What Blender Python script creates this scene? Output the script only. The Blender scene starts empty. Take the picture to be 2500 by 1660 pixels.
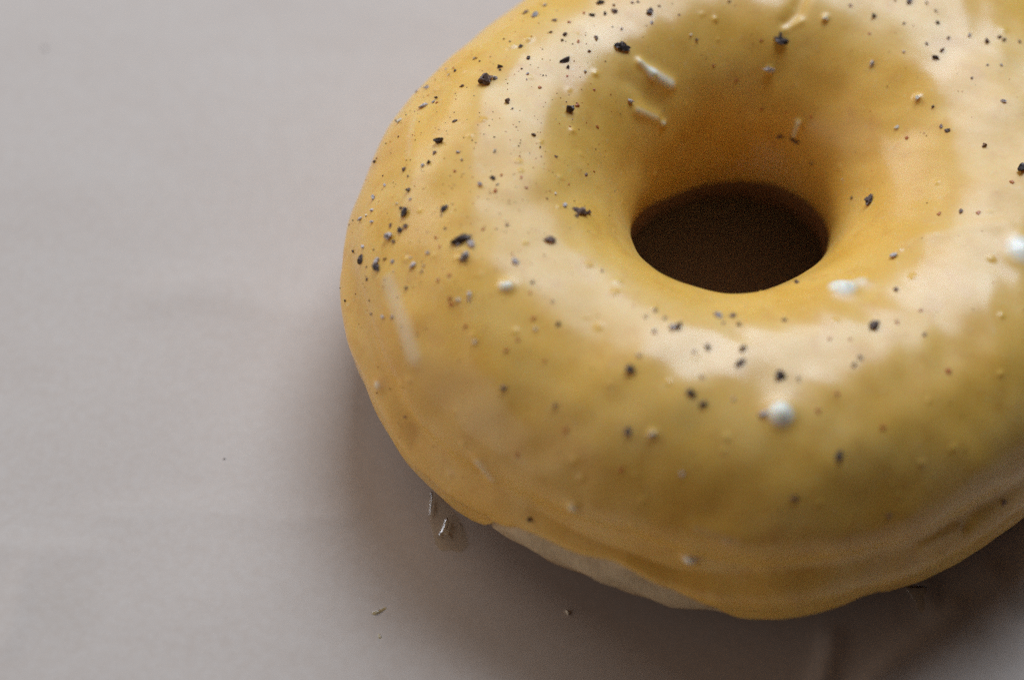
import bpy, math, random
import numpy as np
from mathutils import Vector, Matrix
from mathutils.bvhtree import BVHTree

rad = math.radians
scene = bpy.context.scene
col = scene.collection

# ------------------------------------------------------------------ camera
PW, PH = 2500.0, 1660.0                      # photograph size; traced points below are in its pixels
ELEV, ROLL, FOV, DIST = rad(55.39), rad(7.26), rad(27.2), 0.25794
FPX = PW / 2 / math.tan(FOV / 2)
CAM = np.array([0, -DIST * math.cos(ELEV), DIST * math.sin(ELEV)])
FW = -CAM / DIST
RT = np.array([1.0, 0, 0]); UP = np.cross(RT, FW)
CR = RT * math.cos(ROLL) + UP * math.sin(ROLL)
CU = -RT * math.sin(ROLL) + UP * math.cos(ROLL)
cam_d = bpy.data.cameras.new('camera'); cam = bpy.data.objects.new('camera', cam_d); col.objects.link(cam)
M = Matrix(((CR[0], CU[0], -FW[0], CAM[0]), (CR[1], CU[1], -FW[1], CAM[1]), (CR[2], CU[2], -FW[2], CAM[2]), (0, 0, 0, 1)))
cam.matrix_world = M
cam_d.sensor_width = 36; cam_d.lens_unit = 'FOV'; cam_d.angle = FOV
cam_d.clip_start = 0.005; cam_d.clip_end = 20
cam_d.dof.use_dof = True; cam_d.dof.focus_distance = 0.2375; cam_d.dof.aperture_fstop = 8.0; cam_d.dof.aperture_blades = 0
scene.camera = cam

# ------------------------------------------------------------------ light: one large window behind right, added fill lamp at left, dim room round it
world = bpy.data.worlds.new('World'); scene.world = world; world.use_nodes = True
bg = world.node_tree.nodes['Background']; bg.inputs[0].default_value = (1.0, 0.80, 0.92, 1); bg.inputs[1].default_value = 0.015
def area_lamp(name, az, el, dist, w, h, energy, colr):
    """rectangular area lamp facing the doughnut, for panes and the added fill"""
    d = bpy.data.lights.new(name, 'AREA'); d.shape = 'RECTANGLE'; d.size = w; d.size_y = h; d.energy = energy; d.color = colr
    o = bpy.data.objects.new(name, d); col.objects.link(o)
    c = Vector((0.02, 0, 0.02)); az, el = rad(az), rad(el)
    o.location = c + dist * Vector((math.sin(az) * math.cos(el), math.cos(az) * math.cos(el), math.sin(el)))
    o.rotation_euler = (c - o.location).to_track_quat('-Z', 'Y').to_euler()
area_lamp('window_light', 5, 50, 1.0, 0.56, 0.60, 8.7, (0.80, 0.97, 1.21))
area_lamp('side_window_light', -50, 27, 1.0, 0.70, 0.40, 3.2, (0.95, 0.98, 1.05))
area_lamp('fill_light', -112, 15, 1.6, 1.9, 1.1, 7.0, (1.0, 0.93, 0.91))  # added fill lamp, low at left, to brighten the left and front glaze
vs = scene.view_settings
vs.view_transform = 'Standard'; vs.look = 'None'; vs.gamma = 1; vs.use_curve_mapping = False; vs.exposure = 0
scene.cycles.use_denoising = False
scene.cycles.max_bounces = 8

# ------------------------------------------------------------------ helpers
rng = np.random.default_rng(7)
random.seed(7)

def mesh_grid(name, P, wrap_u=False):
    """quad mesh from an (nu, nv, 3) array"""
    nu, nv = P.shape[:2]
    idx = np.arange(nu * nv).reshape(nu, nv)
    if wrap_u: a = idx; b = np.roll(idx, -1, 0)
    else: a = idx[:-1]; b = idx[1:]
    q = np.stack([a[:, :-1], b[:, :-1], b[:, 1:], a[:, 1:]], -1).reshape(-1, 4)
    return mesh_raw(name, P.reshape(-1, 3), q)

def mesh_raw(name, V, F, smooth=True):
    V = np.asarray(V, np.float32); F = np.asarray(F, np.int32); k = F.shape[1]
    me = bpy.data.meshes.new(name)
    me.vertices.add(len(V)); me.vertices.foreach_set('co', V.ravel())
    me.loops.add(F.size); me.loops.foreach_set('vertex_index', F.ravel())
    me.polygons.add(len(F)); me.polygons.foreach_set('loop_start', np.arange(0, F.size, k, dtype=np.int32))
    me.polygons.foreach_set('use_smooth', np.full(len(F), smooth))
    me.update(calc_edges=True); me.validate()
    return me

def obj(name, me, mat, parent=None, label=None, cat=None, group=None, kind=None):
    o = bpy.data.objects.new(name, me); col.objects.link(o)
    if mat and me and not me.materials: me.materials.append(mat)
    if parent: o.parent = parent
    if label: o['label'] = label
    if cat: o['category'] = cat
    if group: o['group'] = group
    if kind: o['kind'] = kind
    return o

class Wave:
    """smooth pseudo-noise: a sum of random plane waves"""
    def __init__(s, scale, n=14, seed=0):
        r = np.random.default_rng(seed)
        d = r.normal(size=(n, 3)); d /= np.linalg.norm(d, axis=1, keepdims=True)
        s.k = d * (2 * math.pi / scale) * r.uniform(.55, 1.5, (n, 1)); s.p = r.uniform(0, 6.28, n); s.n = n
    def __call__(s, P):
        out = np.zeros(P.shape[:-1])
        for k, p in zip(s.k, s.p): out += np.sin(P @ k + p)
        return out / math.sqrt(s.n / 2)

def pix_dir(x, y):
    d = FW * FPX + CR * (x - PW / 2) - CU * (y - PH / 2)
    return d / np.linalg.norm(d)

def on_paper(x, y):
    d = pix_dir(x, y); return CAM + d * (-CAM[2] / d[2])

# node helpers
def material(name):
    m = bpy.data.materials.new(name); m.use_nodes = True
    nt = m.node_tree; b = nt.nodes['Principled BSDF']
    return m, nt, b
def node(nt, t, **kw):
    n = nt.nodes.new(t)
    for k, v in kw.items(): setattr(n, k, v)
    return n
def noise(nt, vec, scale, detail=3, rough=.55):
    n = node(nt, 'ShaderNodeTexNoise'); n.inputs['Scale'].default_value = scale; n.inputs['Detail'].default_value = detail
    n.inputs['Roughness'].default_value = rough; nt.links.new(vec, n.inputs['Vector']); return n.outputs['Fac']
def ramp(nt, fac, stops):
    r = node(nt, 'ShaderNodeValToRGB'); e = r.color_ramp.elements
    while len(e) < len(stops): e.new(.5)
    for el, (p, c) in zip(e, stops): el.position = p; el.color = (*c, 1) if len(c) == 3 else c
    nt.links.new(fac, r.inputs[0]); return r.outputs[0]
def mix(nt, fac, a, b, mode='MIX'):
    n = node(nt, 'ShaderNodeMix', data_type='RGBA', blend_type=mode)
    if isinstance(fac, (int, float)): n.inputs[0].default_value = fac
    else: nt.links.new(fac, n.inputs[0])
    for k, v in ((6, a), (7, b)):
        if isinstance(v, tuple): n.inputs[k].default_value = (*v, 1)
        else: nt.links.new(v, n.inputs[k])
    return n.outputs[2]
def bump(nt, b, h, strength, dist):
    n = node(nt, 'ShaderNodeBump'); n.inputs['Strength'].default_value = strength; n.inputs['Distance'].default_value = dist
    nt.links.new(h, n.inputs['Height']); nt.links.new(n.outputs[0], b.inputs['Normal']); return n
def coords(nt, scale=None):
    t = node(nt, 'ShaderNodeTexCoord').outputs['Object']
    if scale:
        m = node(nt, 'ShaderNodeMapping'); m.inputs['Scale'].default_value = scale; nt.links.new(t, m.inputs[0]); t = m.outputs[0]
    return t

# ------------------------------------------------------------------ materials
def mat_paper():
    m, nt, b = material('parchment')
    v = coords(nt); vs_ = coords(nt, (0.45, 1.0, 1.0))
    n1 = noise(nt, vs_, 95, 5, .62); n2 = noise(nt, v, 26, 2); n3 = noise(nt, v, 900, 2)
    c = ramp(nt, n1, [(.28, (.585, .46, .36)), (.5, (.63, .505, .40)), (.74, (.66, .545, .44))])
    c = mix(nt, n2, c, (.635, .515, .415))
    c = mix(nt, .12, c, ramp(nt, n3, [(.3, (.42, .36, .33)), (.7, (.66, .65, .64))]))
    # faint grease spots soaked into the sheet
    for (sx, sy, rr, amt) in STAINS:
        p = on_paper(sx, sy)
        d = node(nt, 'ShaderNodeVectorMath', operation='DISTANCE'); nt.links.new(v, d.inputs[0]); d.inputs[1].default_value = (p[0], p[1], 0)
        ad = node(nt, 'ShaderNodeMath', operation='MULTIPLY_ADD'); nt.links.new(n1, ad.inputs[0]); ad.inputs[1].default_value = rr * 1.3; nt.links.new(d.outputs['Value'], ad.inputs[2])
        f = ramp(nt, ad.outputs[0], [(0, (amt, amt, amt)), (min(.9, rr * 1.2), (amt, amt, amt)), (min(.95, rr * 1.9), (0, 0, 0))])
        c = mix(nt, f, c, (.30, .225, .15))
    nt.links.new(c, b.inputs['Base Color'])
    b.inputs['Roughness'].default_value = .62; b.inputs['Specular IOR Level'].default_value = .25
    bump(nt, b, noise(nt, v, 700, 3), .06, .0002)
    return m

def mat_glaze():
    m, nt, b = material('glaze')
    v = coords(nt)
    n1 = noise(nt, v, 110, 4); n2 = noise(nt, v, 420, 3); n3 = noise(nt, v, 1500, 2)
    c = ramp(nt, n1, [(.34, (.84, .45, .07)), (.5, (.87, .49, .092)), (.66, (.89, .535, .135))])
    c = mix(nt, ramp(nt, n2, [(.54, (0, 0, 0)), (.74, (.4, .4, .4))]), c, (.70, .31, .05))
    c = mix(nt, ramp(nt, n3, [(.62, (0, 0, 0)), (.75, (.35, .35, .35))]), c, (.82, .62, .30))
    at = node(nt, 'ShaderNodeAttribute', attribute_name='blob')
    c = mix(nt, at.outputs['Fac'], c, (.93, .83, .64))  # pale tint puts the bumps' white highlights into the glaze colour
    nt.links.new(c, b.inputs['Base Color'])
    n4 = noise(nt, v, 75, 5, .6)
    nt.links.new(ramp(nt, n4, [(.36, (.36, .36, .36)), (.64, (.54, .54, .54))]), b.inputs['Roughness'])
    b.inputs['IOR'].default_value = 1.46; b.inputs['Specular IOR Level'].default_value = .46
    nt.links.new(ramp(nt, n4, [(.38, (.40, .40, .40)), (.66, (.22, .22, .22))]), b.inputs['Coat Weight']); nt.links.new(ramp(nt, n4, [(.36, (.17, .17, .17)), (.64, (.26, .26, .26))]), b.inputs['Coat Roughness']); b.inputs['Coat IOR'].default_value = 1.5
    b.inputs['Subsurface Weight'].default_value = .25; b.inputs['Subsurface Radius'].default_value = (1.0, .55, .16)
    b.inputs['Subsurface Scale'].default_value = .002
    bump(nt, b, mix(nt, .35, n2, n3), .32, .00013)
    return m

def mat_dough():
    m, nt, b = material('fried_dough')
    v = coords(nt); sp = node(nt, 'ShaderNodeSeparateXYZ'); nt.links.new(v, sp.inputs[0])
    n1 = noise(nt, v, 260, 4); n2 = noise(nt, v, 1300, 3)
    z = node(nt, 'ShaderNodeMath', operation='MULTIPLY_ADD'); nt.links.new(n1, z.inputs[0]); z.inputs[1].default_value = .004; nt.links.new(sp.outputs[2], z.inputs[2])
    mr = node(nt, 'ShaderNodeMapRange'); mr.inputs['From Min'].default_value = 0; mr.inputs['From Max'].default_value = .03; nt.links.new(z.outputs[0], mr.inputs[0])
    c = ramp(nt, mr.outputs[0], [(0, (.17, .07, .025)), (.27, (.24, .11, .04)), (.36, (.66, .49, .29)), (.66, (.74, .60, .39)), (.8, (.45, .24, .08))])
    c = mix(nt, .35, c, ramp(nt, n2, [(.35, (.5, .38, .25)), (.65, (.78, .68, .5))]), 'MULTIPLY')
    # the hole's wall is browned all the way up, without the pale ring
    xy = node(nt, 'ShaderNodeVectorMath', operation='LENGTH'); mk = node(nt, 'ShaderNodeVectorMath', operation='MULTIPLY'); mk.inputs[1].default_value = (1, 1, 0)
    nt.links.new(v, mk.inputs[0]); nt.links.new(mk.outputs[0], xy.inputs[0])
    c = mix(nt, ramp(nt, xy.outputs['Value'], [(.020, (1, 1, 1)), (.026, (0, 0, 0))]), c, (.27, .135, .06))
    nt.links.new(c, b.inputs['Base Color']); b.inputs['Roughness'].default_value = .8
    b.inputs['Subsurface Weight'].default_value = .15; b.inputs['Subsurface Radius'].default_value = (1, .6, .3); b.inputs['Subsurface Scale'].default_value = .0015
    bump(nt, b, n2, .5, .0003)
    return m

def mat_flake(name, a, c, rough=.5, spec=.5, pale=None, share=.5):
    """crushed spice: a and c are the range between pieces, pale the broken inner faces"""
    m, nt, b = material(name)
    v = coords(nt); oi = node(nt, 'ShaderNodeObjectInfo').outputs['Random']
    sh = node(nt, 'ShaderNodeVectorMath', operation='ADD'); nt.links.new(v, sh.inputs[0])
    sc = node(nt, 'ShaderNodeMath', operation='MULTIPLY'); nt.links.new(oi, sc.inputs[0]); sc.inputs[1].default_value = 37.0; nt.links.new(sc.outputs[0], sh.inputs[1])
    col_ = mix(nt, oi, a, c)
    if pale: col_ = mix(nt, ramp(nt, noise(nt, sh.outputs[0], 1.3, 3, .7), [(share - .05, (1, 1, 1)), (share + .04, (0, 0, 0))]), col_, pale)
    col_ = mix(nt, .5, col_, ramp(nt, noise(nt, sh.outputs[0], 4, 3), [(.3, (.4, .35, .35)), (.7, (1.5, 1.45, 1.4))]), 'MULTIPLY')
    nt.links.new(col_, b.inputs['Base Color']); b.inputs['Roughness'].default_value = rough; b.inputs['Specular IOR Level'].default_value = spec
    return m

STAINS = [(2385, 1545, .0022, .55), (2504, 1475, .0012, .9), (2330, 1440, .003, .22), (1122, 1322, .0016, .22), (2255, 1470, .003, .2), (150, 1480, .003, .10)]
MAT = dict(paper=mat_paper(), glaze=mat_glaze(), dough=mat_dough(),
           k=mat_flake('black_pepper', (.040, .028, .024), (.11, .07, .055), .6, .2, (.42, .34, .31), .41),
           g=mat_flake('grey_pepper', (.30, .25, .22), (.46, .39, .35), .5, .5, (.72, .62, .57), .5),
           b=mat_flake('brown_pepper', (.10, .048, .03), (.22, .12, .08), .5, .5, (.50, .36, .29), .42),
           r=mat_flake('red_spice', (.50, .10, .025), (.58, .20, .05), .4),
           w=mat_flake('sugar', (.70, .58, .38), (.80, .74, .62), .3))

# ------------------------------------------------------------------ the paper it lies on
CX, CY, RR, TA, TBU, TBL = 0.02356, 0.00661, 0.02849, 0.01743, 0.01853, 0.01424
def build_paper():
    nx, ny = 470, 400
    x = np.linspace(-.20, .26, nx); y = np.linspace(-.17, .24, ny)
    X, Y = np.meshgrid(x, y, indexing='ij'); P = np.stack([X, Y, 0 * X], -1)
    z = Wave(.085, 12, 1)(P * [.7, 1, 1]) * .00028 + Wave(.022, 14, 2)(P * [.55, 1, 1]) * .000045
    def crease(pts, h, w):
        q = [on_paper(*p)[:2] for p in pts]; d = np.full(X.shape, 9.0)
        for a, b in zip(q[:-1], q[1:]):
            ab = b - a; tt = np.clip(((X - a[0]) * ab[0] + (Y - a[1]) * ab[1]) / (ab @ ab), 0, 1)
            d = np.minimum(d, np.hypot(X - a[0] - tt * ab[0], Y - a[1] - tt * ab[1]))
        return h * np.exp(-(d / w) ** 2)
    z += crease([(2000, 1680), (2025, 1590), (2030, 1560)], .0005, .0012)
    z += crease([(2120, 1680), (2185, 1610), (2300, 1520), (2420, 1400)], .0006, .0016)
    z += crease([(2260, 1430), (2275, 1500), (2330, 1480)], .0004, .001)
    z += crease([(20, 1570), (35, 1500), (50, 1420), (60, 1380)], .00018, .0011)
    z += crease([(0, 1330), (120, 1340), (240, 1345)], .0001, .0014)
    z += crease([(230, 1265), (400, 1240), (620, 1255)], .00008, .002)
    z += crease([(690, 1270), (770, 1268), (860, 1255)], .0001, .0012)
    z += crease([(380, 720), (520, 700), (700, 760)], .0002, .003)
    # flat where the doughnut stands
    d = np.hypot(X - CX - .002, Y - CY); z *= np.clip((d - .028) / .02, 0, 1)
    z -= np.clip(z.max() * 0, 0, 1)
    P[..., 2] = z - .00005
    me = mesh_grid('parchment_paper', P)
    o = obj('parchment_paper', me, MAT['paper'], kind='structure', label='grey beige sheet of parchment paper under the doughnut', cat='paper')
    sol = o.modifiers.new('thickness', 'SOLIDIFY'); sol.thickness = .00012; sol.offset = -1
    return o
paper = build_paper()

# ------------------------------------------------------------------ doughnut surface
DRC = [0.001271, 0.005043, 0.001386, 0.000357, 0.004111, -0.000843, -7e-06, 1.1e-05, 0.000382, -0.00013, -0.000169, -0.000143, -0.000278]
HC = (0.00005, -0.00017, -0.00034, 0.0012)
GT = .0011                                    # glaze thickness
def outer_mod(ph):
    r = DRC[0] + 0 * ph
    for k in range(1, 7): r = r + DRC[2 * k - 1] * np.cos(k * ph) + DRC[2 * k] * np.sin(k * ph)
    return r
def ring(ph, t, inset=0.0):
    """point of the doughnut at angle ph round the ring and t round the tube (0 = outer equator, 90 = top)"""
    c, s = np.cos(t), np.sin(t)
    a = TA - inset; x = RR + a * np.sign(c) * np.abs(c) ** .9
    z = np.where(s > 0, TBU - inset, TBL) * np.sign(s) * np.abs(s) ** .9 + TBL
    mi = HC[0] * np.cos(ph) + HC[1] * np.sin(ph) + HC[2] * np.cos(2 * ph) + HC[3] * np.sin(2 * ph)
    w = (x - (RR - TA)) / (2 * TA)
    x = x + outer_mod(ph) * w + mi * (1 - w)
    return np.stack([CX + x * np.cos(ph), CY + x * np.sin(ph), z + 0 * ph], -1)
def normals(P, wrap=True):
    if wrap: du = np.roll(P, -1, 0) - np.roll(P, 1, 0)
    else: du = np.gradient(P, axis=0)
    dv = np.gradient(P, axis=1)
    n = np.cross(du, dv); return n / (np.linalg.norm(n, axis=-1, keepdims=True) + 1e-12)

# glaze edge round the outside (deg below the equator), traced where the pale dough shows under it
ph_k = np.array([0, 20, 60, 100, 140, 165, 180, 195, 208, 216, 222, 228, 232, 235, 237.5, 239.6, 243, 250, 257, 262, 266, 269, 272, 276, 282, 288, 292, 295, 299, 303, 307, 312, 320, 335, 360.])
te_k = np.array([-24, -30, -34, -28, -30, -24, -30, -34, -28, -33, -27, -30, -33, -31, -23, -10, -2.0, .5, 2.4, 2.2, 1.6, -2, -10, -24, -27, -22, -11, -12, -27, -32, -22, -27, -30, -27, -24.])
def edge_out(ph):
    d = np.degrees(ph) % 360
    return np.radians(np.interp(d, ph_k, te_k) + 1.6 * np.sin(9 * ph + 1) + 1.1 * np.sin(17 * ph + .4) + .7 * np.sin(31 * ph))
def edge_in(ph): return np.radians(182 - 6 * np.cos(2 * ph) - 26 * np.clip(-np.sin(ph), 0, 1) ** 1.5 + 1.2 * np.sin(3 * ph + 1))

NU, NV = 1100, 380
ph1 = np.linspace(0, 2 * np.pi, NU, endpoint=False)
s1 = np.linspace(0, 1, NV); s1 = s1 + .012 * np.sin(2 * np.pi * s1) * -1     # a little denser at the edges
PHI = ph1[:, None] + 0 * s1[None]
T0, T1 = edge_out(ph1)[:, None], edge_in(ph1)[:, None]
TT = T0 + (T1 - T0) * s1[None]
base = ring(PHI, TT, GT)                      # dough surface under the glaze
nb = normals(base)
DG = np.degrees(TT); DP = np.degrees(PHI)

# distance to the glaze's own rim, measured along the surface
de = (TT - T0) * .0155; di = (T1 - TT) * .0165
rim = lambda d, w: np.sqrt(np.clip(1 - np.clip(1 - d / w, 0, 1) ** 2, 0, 1))
thick = GT * rim(de, .0011) * rim(di, .005) ** 1.5
# heavy lower bead and the crease above it
front = np.clip(1 - np.abs((DP - 258 + 180) % 360 - 180) / 62, 0, 1) ** .5
gk = np.interp(DP, [200, 212, 219, 225, 232, 239, 250, 259, 266, 273, 281, 290, 297, 305, 320], [20, 18.8, 15.8, 10, 9.5, 12.8, 12, 13.5, 12, 12.8, 15, 16.5, 15.8, 17.2, 19])
depth = .0012 * (1 + .35 * np.sin(7 * PHI + 1) + .25 * np.sin(13 * PHI))
thick = thick - front * depth * np.exp(-((DG - gk) / 5.2) ** 2) * rim(de, .0012)
thick = thick + (.3 + .7 * front) * .0008 * np.exp(-((DG - gk + 12) / 5.5) ** 2) * rim(de, .0016)
thick = thick + front * .00045 * np.exp(-((DG - gk - 14) / 9) ** 2)
# slow unevenness of a poured glaze
thick = thick + rim(de, .004) * rim(di, .004) * (Wave(.024, 12, 3)(base) * .00016 + Wave(.0095, 16, 4)(base) * .00008 + Wave(.0045, 16, 5)(base) * .000025)
thick = np.maximum(thick, GT * .3 * rim(de, .0008) * rim(di, .005) ** 1.5)
surf0 = base + nb * thick[..., None]

def first_hit(bvh, x, y):
    d = pix_dir(x, y); h = bvh.ray_cast(Vector(CAM), Vector(d))
    return (np.array(h[0]), np.array(h[1])) if h[0] is not None else None
def bvh_of(P):
    st = P[::3, ::2]; nu, nv = st.shape[:2]; idx = np.arange(nu * nv).reshape(nu, nv); b = np.roll(idx, -1, 0)
    q = np.stack([idx[:, :-1], b[:, :-1], b[:, 1:], idx[:, 1:]], -1).reshape(-1, 4)
    return BVHTree.FromPolygons(st.reshape(-1, 3).tolist(), q.tolist())
bvh0 = bvh_of(surf0)
PX = .232 / FPX                               # metres per photo pixel on the doughnut
flat = surf0.reshape(-1, 3); extra = np.zeros(len(flat))
def lump(pts, r_px, h, sharp=2.0):
    """raised (or sunk) blob or ridge in the glaze along traced points"""
    hits = [first_hit(bvh0, *p) for p in pts]; hits = [h_[0] for h_ in hits if h_]
    if not hits: return
    if len(hits) == 1: hits = hits * 2
    r = r_px * PX; c = np.mean(hits, 0); reach = max(np.linalg.norm(h_ - c) for h_ in hits) + 3 * r
    m = np.where(((flat - c) ** 2).sum(1) < reach ** 2)[0]; p = flat[m]; d = np.full(len(m), 9.0)
    for a, b in zip(hits[:-1], hits[1:]):
        ab = b - a; L = ab @ ab
        tt = np.clip((p - a) @ ab / L, 0, 1) if L > 1e-12 else np.zeros(len(p))
        d = np.minimum(d, np.linalg.norm(p - a - tt[:, None] * ab, axis=1))
    extra[m] += h * np.exp(-(d / r) ** sharp)
LUMPS = [([(2056, 706)], 31, .0009), ([(2105, 688)], 24, .0003), ([(1905, 1010)], 28, .0009), ([(1684, 1361)], 17, .0007), ([(1232, 700), (1240, 699)], 16, .0005), ([(2495, 612)], 42, .0007), ([(1399, 1238)], 15, .0004),
         
         ([(1562, 154), (1590, 182)], 13, .00038), ([(1596, 184), (1634, 206)], 20, .00042), ([(1535, 200), (1575, 232), (1612, 252)], 26, -.0002),
         ([(1556, 270), (1600, 288)], 17, .0003), ([(1617, 303)], 11, .0004), ([(1950, 300), (1940, 330)], 10, .0004),
         ([(1962, -10), (1945, 30), (1922, 55)], 20, -.0003), ([(1955, 52), (1918, 72)], 11, .00016),
         ([(1170, 1128), (1200, 1165)], 22, .0003), ([(950, 690), (990, 800), (1010, 870)], 42, .00027), ([(925, 940)], 18, .0003),
         ([(2015, 45)], 9, .0003), ([(2210, 590), (2330, 560), (2450, 550)], 26, .00013), ([(2260, 1330), (2330, 1290)], 24, .0002),
         ([(2360, 1280)], 18, -.0002), ([(1594, 1060)], 10, .0003), ([(1880, 171)], 10, .0002), ([(2240, 239)], 9, .0003),
         ([(1700, 1290), (1800, 1320)], 30, .0002), ([(1010, 300), (1000, 380)], 35, .0002), ([(1290, 97)], 9, .00022), ([(1245, 117), (1255, 113)], 7, .0002), ([(1174, 112)], 8, .0002)]
for args in LUMPS: lump(*args)
for _ in range(110):                          # small bubbles set in the glaze
    lump([(random.uniform(860, 2490), random.uniform(10, 1400))], random.uniform(4.5, 9), random.uniform(.00006, .00017))
nb2 = normals(surf0)
GP = surf0 + nb2 * extra.reshape(NU, NV)[..., None]

# ------------------------------------------------------------------ doughnut object
root = bpy.data.objects.new('doughnut', None); col.objects.link(root)
root['label'] = 'yellow glazed ring doughnut sprinkled with cracked pepper on grey parchment'; root['category'] = 'doughnut'
root.location = (CX, CY, 0); root.empty_display_size = .01
bpy.context.view_layer.update()
OFF = np.array([CX, CY, 0])
def child(name, me, mat, **kw): return obj(name, me, mat, parent=root, **kw)

dn, dm = 420, 160
pd, td = np.meshgrid(np.linspace(0, 2 * np.pi, dn, endpoint=False), np.linspace(-.6 * np.pi, 1.4 * np.pi, dm), indexing='ij')
below = np.clip((edge_out(pd) - td) / rad(7), 0, 1)
DB = ring(pd, td, GT * (1.02 - .75 * below * below * (3 - 2 * below)))
DB = DB + normals(DB)[...] * ((Wave(.006, 14, 8)(DB) * .00012 + Wave(.0022, 14, 9)(DB) * .00005) * (np.sin(td) < .3))[..., None]
DB[..., 2] = np.maximum(DB[..., 2], .0002)
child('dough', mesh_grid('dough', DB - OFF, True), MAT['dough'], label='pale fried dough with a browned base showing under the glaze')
gme = mesh_grid('glaze', GP - OFF, True)
at = gme.attributes.new('blob', 'FLOAT', 'POINT'); at.data.foreach_set('value', np.clip((extra - .00016) / .00034, 0, 1).astype(np.float32))   # mask of raised blobs and streaks whose highlights are painted in paler
child('glaze', gme, MAT['glaze'], label='glossy yellow glaze coat with a thick dripping lower edge')

# ------------------------------------------------------------------ pepper and spice flecks, traced one by one
bvh = bvh_of(GP)
def ico(sub):
    t = (1 + 5 ** .5) / 2
    V = [np.array(v, float) / math.hypot(1, t) for v in [(-1, t, 0), (1, t, 0), (-1, -t, 0), (1, -t, 0), (0, -1, t), (0, 1, t), (0, -1, -t), (0, 1, -t), (t, 0, -1), (t, 0, 1), (-t, 0, -1), (-t, 0, 1)]]
    F = [(0, 11, 5), (0, 5, 1), (0, 1, 7), (0, 7, 10), (0, 10, 11), (1, 5, 9), (5, 11, 4), (11, 10, 2), (10, 7, 6), (7, 1, 8), (3, 9, 4), (3, 4, 2), (3, 2, 6), (3, 6, 8), (3, 8, 9), (4, 9, 5), (2, 4, 11), (6, 2, 10), (8, 6, 7), (9, 8, 1)]
    for _ in range(sub):
        mid = {}; G = []
        def mp(a, b):
            k = (min(a, b), max(a, b))
            if k not in mid: v = V[a] + V[b]; V.append(v / np.linalg.norm(v)); mid[k] = len(V) - 1
            return mid[k]
        for a, b, c in F:
            x, y, z = mp(a, b), mp(b, c), mp(c, a); G += [(a, x, z), (b, y, x), (c, z, y), (x, y, z)]
        F = G
    return np.array(V), np.array(F)
def rock(seed, sub, rough, facet=True):
    V, F = ico(sub); r = 1 + rough * Wave(1.5, 10, seed)(V) * .7 + rough * .35 * Wave(.7, 10, seed + 50)(V)
    V = V * np.clip(r, .35, 1.8)[:, None]
    if facet:                                 # a few broken flat faces
        g = np.random.default_rng(seed)
        for _ in range(5):
            n = g.normal(size=3); n /= np.linalg.norm(n); d = V @ n; lim = g.uniform(.45, .75)
            V = V - np.clip(d - lim, 0, None)[:, None] * n
    return mesh_raw('fleck', V, F, smooth=False)
BIG = {k: [rock(10 + i + 20 * j, 2, .34) for i in range(5)] for j, k in enumerate('kgb')}
SMALL = {k: [rock(200 + i + 20 * j, 1, .30) for i in range(4)] for j, k in enumerate('kgbrw')}
NAME = dict(k='pepper_flake', g='pepper_flake', b='pepper_flake', r='spice_speck', w='sugar_grain')
n_fleck = 0
def fleck(kind, x, y, s, aspect=None, ang=None, tall=None, sink=.22):
    global n_fleck
    h = first_hit(bvh, x, y)
    if h is None: return
    p, n = h
    lib = BIG if (s >= 14 and kind in BIG) else SMALL
    me = random.choice(lib[kind])
    if not me.materials: me.materials.append(MAT[kind])
    o = bpy.data.objects.new(NAME[kind], me); col.objects.link(o); o.parent = root
    depth_ = (p - CAM) @ FW; r = s * .5 * depth_ / FPX * .93
    asp = aspect or random.uniform(1.0, 1.55); tl = tall or random.uniform(.55, .95)
    if kind == 'r': tl *= .5; sink = .05
    # local frame: z along the surface normal, x along the chosen direction on the picture
    an = random.uniform(0, 6.28) if ang is None else rad(ang)
    dx = CR * math.cos(an) + CU * math.sin(an); n = n / np.linalg.norm(n)
    ex = dx - n * (dx @ n); ex /= np.linalg.norm(ex); ey = np.cross(n, ex)
    c = p + n * r * tl * (1 - 2 * sink) * .8
    R_ = Matrix([[ex[i] * r * asp ** .5, ey[i] * r / asp ** .5, n[i] * r * tl, c[i] - OFF[i]] for i in range(3)] + [[0, 0, 0, 1]])
    o.matrix_basis = R_
    n_fleck += 1
    return o
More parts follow.
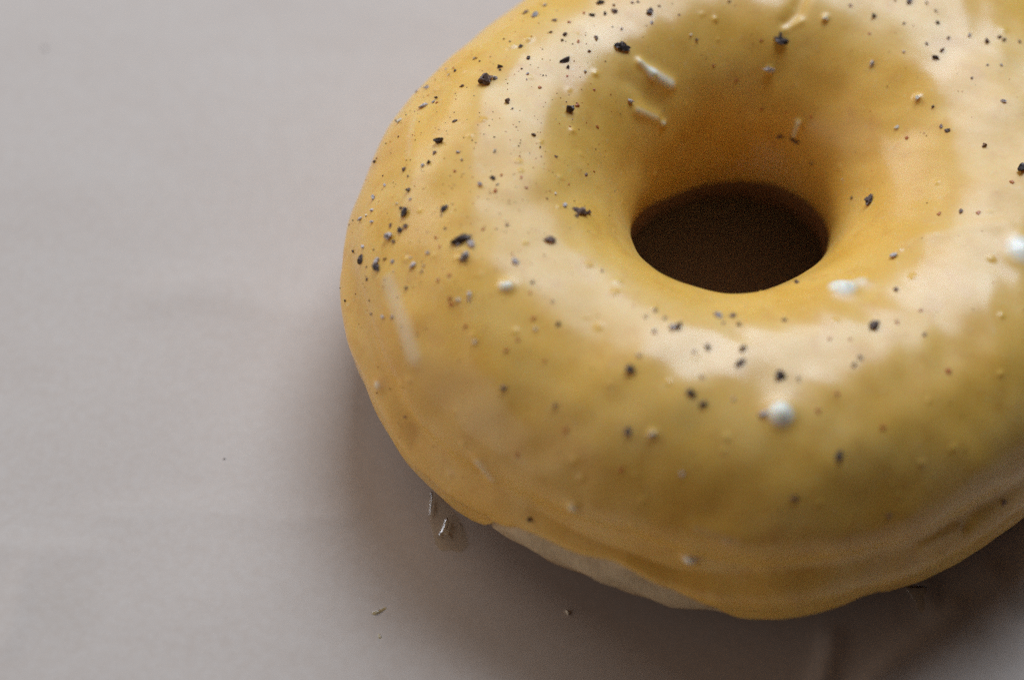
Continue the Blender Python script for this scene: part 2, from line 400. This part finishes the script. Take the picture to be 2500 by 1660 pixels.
FLECKS = {
 'k': '''1519 117 31 1.35 -15;1389 269 27 1.1;1072 347 25 1.9 -8;1048 397 12;1204 436 15 1.3;998 465 13;990 522 21 1.4 75;1085 510 17 1.4 40;1382 147 22 2.0 35;1387 165 12;1380 85 13;1447 38 14 1.3;1477 34 12 1.5 80;1466 8 14 1.8 10;1587 32 17 1.2 60;1230 97 7;1245 103 6;1270 115 13 2 60;1171 151 6;1112 174 9;1061 176 11;1049 176 7;1066 240 10;967 296 7;1024 298 4;973 335 6 2 80;943 351 5;920 388 5;996 431 7;935 430 5;960 446 4;979 508 9;1221 172 8;882 632 25 1.15;921 655 26 1.6 -30;976 561 18;863 614 10;912 610 6;992 703 11;896 683 9 2 50;894 675 4;891 702 4;868 718 4;831 704 4;843 735 9;902 734 6;853 549 6;862 539 5;1129 585 40 1.9 15;1299 690 10;1329 623 5;1362 792 14 1.2;1540 902 23;1533 1055 21;2136 794 34 1.4 55;1906 916 29 1.1;1727 848 17;1688 960 23;1715 987 21 1.3;2050 1110 27 1.4 70;1904 103 27 1.7 -10;1904 90 16 1.8 85;1701 98 9;2133 41 13;2289 56 12;2221 4 17 1.5 80;2285 142 17 1.3;1906 334 14 1.4 0;1981 399 9;2125 490 24;2080 484 10;2496 412 26;1266 357 5;1319 360 6;1207 335 5;1104 499 5;1326 185 5;1333 185 4;1398 108 4;1780 5 8;1295 1267 17;2312 319 15;1290 143 13 1.5 60;921 959 5;976 1069 3;972 1033 3;1336 485 6;1657 794 22 1.5 50;1807 886 22 1.7 40;1270 350 4;1030 640 4''',
 'g': '''1036 259 23 1.7 -25;1033 405 11 1.6 20;1117 372 11 1.7 0;1171 450 14;1214 451 8;1378 503 15;1208 193 12;1251 266 8;1429 176 10;1354 51 12;1306 39 21 1.5 15;1331 14 12;1544 7 10;1591 55 10;1517 71 9;1043 215 15 1.5 0;1012 214 8;1018 225 8;1058 250 9;940 453 11;913 483 14 1.4 50;909 514 11;881 535 14 1.4 -10;909 542 11;1002 486 8;1538 248 15;1288 180 9;1273 169 7;950 579 27 1.4 -50;921 636 17 1.3 60;886 603 13;958 640 12;1009 647 18 1.6 20;1034 650 8;1030 663 8;1045 617 11 1.6 70;935 774 12;958 774 12;1151 598 22 1.3;1135 630 28 1.9 0;1260 639 17 1.2;1146 718 15 1.4 80;1145 733 8;1470 661 8;1350 736 9;1560 868 11;1594 1060 16;1642 800 22;1596 808 13;1753 771 22 1.5 0;1695 859 12 1.6 60;1866 1008 17;2183 625 17;1790 974 10;1879 171 25 2.0 5;2129 158 15 1.6 20;2284 27 8;2262 8 9;2367 88 11;2207 127 8;2449 248 14;2444 160 8;2410 160 7;1664 1156 13;1495 66 6;1286 195 5;1118 595 14''',
 'b': '''1185 200 33 1.3 15;1198 192 16;1060 375 11;1419 520 32 1.7 15;1436 521 14;1408 528 14;1238 549 9;1356 382 8;1302 330 12 1.7 -15;1238 249 18 1.6 60;1219 165 14 2.2 -5;1439 126 10;1455 94 14 1.5 -45;1373 99 9;1344 80 8 2 20;1284 32 14 1.8 35;1500 29 16 1.6 -50;1499 14 8;1558 6 8;1609 16 7;997 239 9;992 245 7;1128 212 10 1.8 40;992 281 5;1112 296 11 1.7 20;915 396 13 1.6 -15;986 416 12;954 551 11;989 554 14 1.5 -10;961 590 13;953 550 8;895 652 7;940 633 9 2 30;907 767 8;1087 559 7;1340 588 23 2.0 -5;1230 947 16;1356 990 15;1623 777 12;1599 756 11;1577 773 9;1812 853 22 2.0 45;1790 771 16 1.5 60;1803 792 17;1765 788 9;1913 781 12;1945 691 15 1.3 80;2186 708 13;2258 816 11;2100 873 14;2084 891 16 1.6 45;1949 925 12;1713 920 10;1938 1215 18;2449 1226 17;2168 1258 13;2077 14 9;2186 2 8;2300 124 13 1.5 70;2262 107 11;2315 94 10;2409 102 14;2440 92 11 1.6 40;2451 98 12;2489 103 9;2298 308 11;2372 192 8;2404 356 16;2278 261 10;1938 342 17 2.6 -35;2345 518 13;989 1017 8;1077 527 6;1657 37 6;2208 58 7;1430 427 10;1657 803 14''',
 'r': '''1210 465 12;1388 55 10;1412 101 9;1426 34 9;1107 167 7;1067 251 9;1045 234 6;1450 419 7;1458 310 10;1392 310 6;1450 219 8;1319 215 11;1408 257 13;1385 187 7;1284 458 9;1273 433 8;1389 450 7;1225 428 8;1111 419 9;1064 581 9;1074 603 8;1302 778 12;1295 715 8;1101 744 13;1097 729 12;1135 798 12;1236 855 12;1264 828 9;1070 684 9;1097 672 11;1380 1051 13;1263 1109 12;1997 1001 14;2044 961 12;2024 828 11;2075 828 10;2190 785 12;2249 758 11;2156 1044 15;2316 906 16;1518 1145 13;1859 99 9;1742 160 8;2122 83 8;2213 338 11;2390 520 13;2294 522 12;2471 445 13;1859 268 8;1920 275 6;1981 286 7;1799 196 9;1250 620 7;1180 560 8;1330 880 8''',
 'w': '''1095 184 7;1090 170 7;977 295 15 2.2 15;895 526 8;969 497 7;1207 371 11;1126 389 7;1160 144 10 1.8 20;1356 473 8;1003 630 7;939 682 5;970 726 5;961 663 5;1069 682 6;1309 804 11;1119 731 12;1160 834 12;1687 86 8;2190 310 13;2057 440 5;2240 239 15;2015 45 13 1.5 -10'''}
for kind, txt in FLECKS.items():
    for it in txt.replace('\n', '').split(';'):
        v = [float(q) for q in it.split()]
        fleck(kind, v[0], v[1], v[2], v[3] if len(v) > 3 else None, v[4] if len(v) > 4 else None)

# finest dust, too small to pick apart: one part
def dust():
    OV = np.array([(1, 0, 0), (-1, 0, 0), (0, 1, 0), (0, -1, 0), (0, 0, 1), (0, 0, -1)], float)
    OF = np.array([(0, 2, 4), (2, 1, 4), (1, 3, 4), (3, 0, 4), (2, 0, 5), (1, 2, 5), (3, 1, 5), (0, 3, 5)])
    V = []; F = []; mi = []; k = 0
    while k < 620:
        if random.random() < .6: x, y = random.gauss(1180, 190), random.gauss(330, 260)
        else: x, y = random.uniform(840, 2500), random.uniform(0, 1350)
        h = first_hit(bvh, x, y)
        if h is None: continue
        p, n = h; r = PX * random.uniform(.8, 2.1)
        o = OV * rng.uniform(.6, 1.4, (6, 1)) * r
        V.append(o + p + n * r * .3 - OFF); F.append(OF + 6 * k); mi += [random.choice((0, 0, 1, 2, 3, 3, 3))] * 8; k += 1
    me = mesh_raw('pepper_dust', np.concatenate(V), np.concatenate(F), False)
    for q in ('k', 'g', 'b', 'r'): me.materials.append(MAT[q])
    me.polygons.foreach_set('material_index', np.array(mi, np.int32))
    o = bpy.data.objects.new('pepper_dust', me); col.objects.link(o); o.parent = root; o['kind'] = 'stuff'
dust()

# ------------------------------------------------------------------ bits lying on the paper
def mat_wet(name, tint, rough, amount):
    """a thin clear film: the paper shows through tinted, with a wet gloss on top"""
    m, nt, b = material(name); out = nt.nodes['Material Output']; nt.nodes.remove(b)
    v = coords(nt)
    tr = node(nt, 'ShaderNodeBsdfTransparent'); nt.links.new(mix(nt, noise(nt, v, 500, 3), tint, tuple(q ** .5 for q in tint)), tr.inputs[0])
    df = node(nt, 'ShaderNodeBsdfDiffuse'); df.inputs[0].default_value = (.72, .56, .30, 1)
    gl = node(nt, 'ShaderNodeBsdfGlossy'); gl.inputs['Roughness'].default_value = rough
    fr = node(nt, 'ShaderNodeFresnel'); fr.inputs['IOR'].default_value = 1.45
    m1 = node(nt, 'ShaderNodeMixShader'); m1.inputs[0].default_value = amount; nt.links.new(tr.outputs[0], m1.inputs[1]); nt.links.new(df.outputs[0], m1.inputs[2])
    m2 = node(nt, 'ShaderNodeMixShader'); nt.links.new(fr.outputs[0], m2.inputs[0]); nt.links.new(m1.outputs[0], m2.inputs[1]); nt.links.new(gl.outputs[0], m2.inputs[2])
    bp = node(nt, 'ShaderNodeBump'); bp.inputs['Strength'].default_value = .5; bp.inputs['Distance'].default_value = .0003
    nt.links.new(noise(nt, v, 900, 2), bp.inputs['Height'])
    for q in (gl, fr): nt.links.new(bp.outputs[0], q.inputs['Normal'])
    nt.links.new(m2.outputs[0], out.inputs[0])
    return m
MAT['wet'] = mat_wet('wet_glaze', (.985, .955, .88), .10, .05)
MAT['sliver'] = mat_wet('dry_glaze', (.9, .85, .6), .2, .45)

def puddle(name, outline, height, mat, label, cat, group=None, seed=0, ripple=.0):
    """thin irregular film or chip lying on the paper, traced by its outline"""
    q = np.array([on_paper(*p)[:2] for p in outline]); c = q.mean(0)
    n = 72; ang = np.linspace(0, 2 * np.pi, n, endpoint=False)
    # resample the closed outline
    cl = np.vstack([q, q[:1]]); L = np.concatenate([[0], np.cumsum(np.linalg.norm(np.diff(cl, axis=0), axis=1))])
    u = np.linspace(0, L[-1], n, endpoint=False); O = np.stack([np.interp(u, L, cl[:, 0]), np.interp(u, L, cl[:, 1])], -1)
    for _ in range(2): O = (np.roll(O, 1, 0) + 2 * O + np.roll(O, -1, 0)) / 4
    rings = np.linspace(0, 1, 14); P = np.zeros((n, 14, 3))
    for j, f in enumerate(rings):
        P[:, j, :2] = c + (O - c) * (1 - f)
        P[:, j, 2] = height * math.sqrt(1 - (1 - f) ** 2 * .999 if f > 0 else 0)
    w = Wave(.0032, 10, seed)(P) * ripple
    P[..., 2] += w * np.clip(rings * 5, 0, 1)[None]
    P[..., 2] = np.maximum(P[..., 2], 0) + .0001
    org = np.array([c[0], c[1], 0]); me = mesh_grid(name, P - org, True)
    o = obj(name, me, mat, label=label, cat=cat, group=group); o.location = org
    return o
dr = puddle('glaze_drip', [(1050, 1196), (1072, 1208), (1098, 1238), (1118, 1262), (1136, 1300), (1142, 1332), (1122, 1352), (1100, 1340), (1082, 1348), (1064, 1334), (1056, 1300), (1048, 1275), (1046, 1235)], .00009, MAT['wet'],
       'wet amber glaze drip on the paper below the lower left edge', 'glaze drip', 'glaze drips at the doughnut edge', seed=31, ripple=.00002)
ridge = puddle('bead', [(1090, 1262), (1097, 1272), (1093, 1290), (1090, 1300), (1100, 1312), (1092, 1312), (1080, 1306), (1068, 1314), (1074, 1300), (1082, 1286), (1085, 1270)], .00045, MAT['wet'], None, None, seed=34, ripple=.0002)
ridge2 = puddle('bead', [(1052, 1200), (1057, 1202), (1055, 1235), (1052, 1262), (1048, 1260), (1050, 1230)], .0002, MAT['wet'], None, None, seed=38, ripple=.0001)
for q in (ridge, ridge2): q.parent = dr; q.location = q.location - dr.location
puddle('glaze_drip', [(2205, 1430), (2262, 1430), (2275, 1460), (2290, 1495), (2270, 1515), (2245, 1500), (2235, 1470)], .00018, MAT['wet'],
       'blurred wet glaze drip on the paper below the lower right edge', 'glaze drip', 'glaze drips at the doughnut edge', seed=33, ripple=.0001)
puddle('glaze_sliver', [(902, 1500), (925, 1488), (945, 1480), (950, 1486), (935, 1496), (912, 1506)], .00035, MAT['sliver'],
       'thin pale yellow glaze sliver on paper, upper of two', 'glaze sliver', 'glaze slivers on the paper', seed=35, ripple=.0001)
puddle('glaze_sliver', [(908, 1526), (918, 1522), (926, 1540), (934, 1562), (926, 1566), (918, 1548), (910, 1538)], .0003, MAT['sliver'],
       'bent pale yellow glaze sliver on paper, lower of two', 'glaze sliver', 'glaze slivers on the paper', seed=36, ripple=.0001)
puddle('glaze_sliver', [(868, 1460), (882, 1456), (886, 1466), (872, 1470)], .00015, MAT['sliver'],
       'faint glaze scrap above the two yellow slivers', 'glaze sliver', 'glaze slivers on the paper', seed=37, ripple=.00005)
def grain(name, x, y, s, kind, label, cat):
    p = on_paper(x, y); me = rock(int(x), 1, .3); me.materials.append(MAT[kind])
    o = obj(name, me, None, label=label, cat=cat, group='pepper grains on the paper' if kind == 'k' else None); r = s * .5 * np.linalg.norm(p - CAM) / FPX
    o.scale = (r * 1.2, r, r * .7); o.location = (p[0], p[1], r * .6); o.rotation_euler = (0, 0, x)
grain('dough_crumb', 1385, 1495, 17, 'w', 'small pale crumb in the shadow in front of the doughnut', 'crumb')
grain('pepper_grain', 110, 122, 10, 'k', 'lone dark pepper grain on paper near the upper left corner', 'pepper grain')
grain('pepper_grain', 1028, 1500, 6, 'k', 'tiny dark pepper grain on paper right of the yellow slivers', 'pepper grain')
grain('pepper_grain', 548, 1120, 5, 'k', 'tiny dark pepper grain alone on paper left of the doughnut', 'pepper grain')
print('flecks', n_fleck)
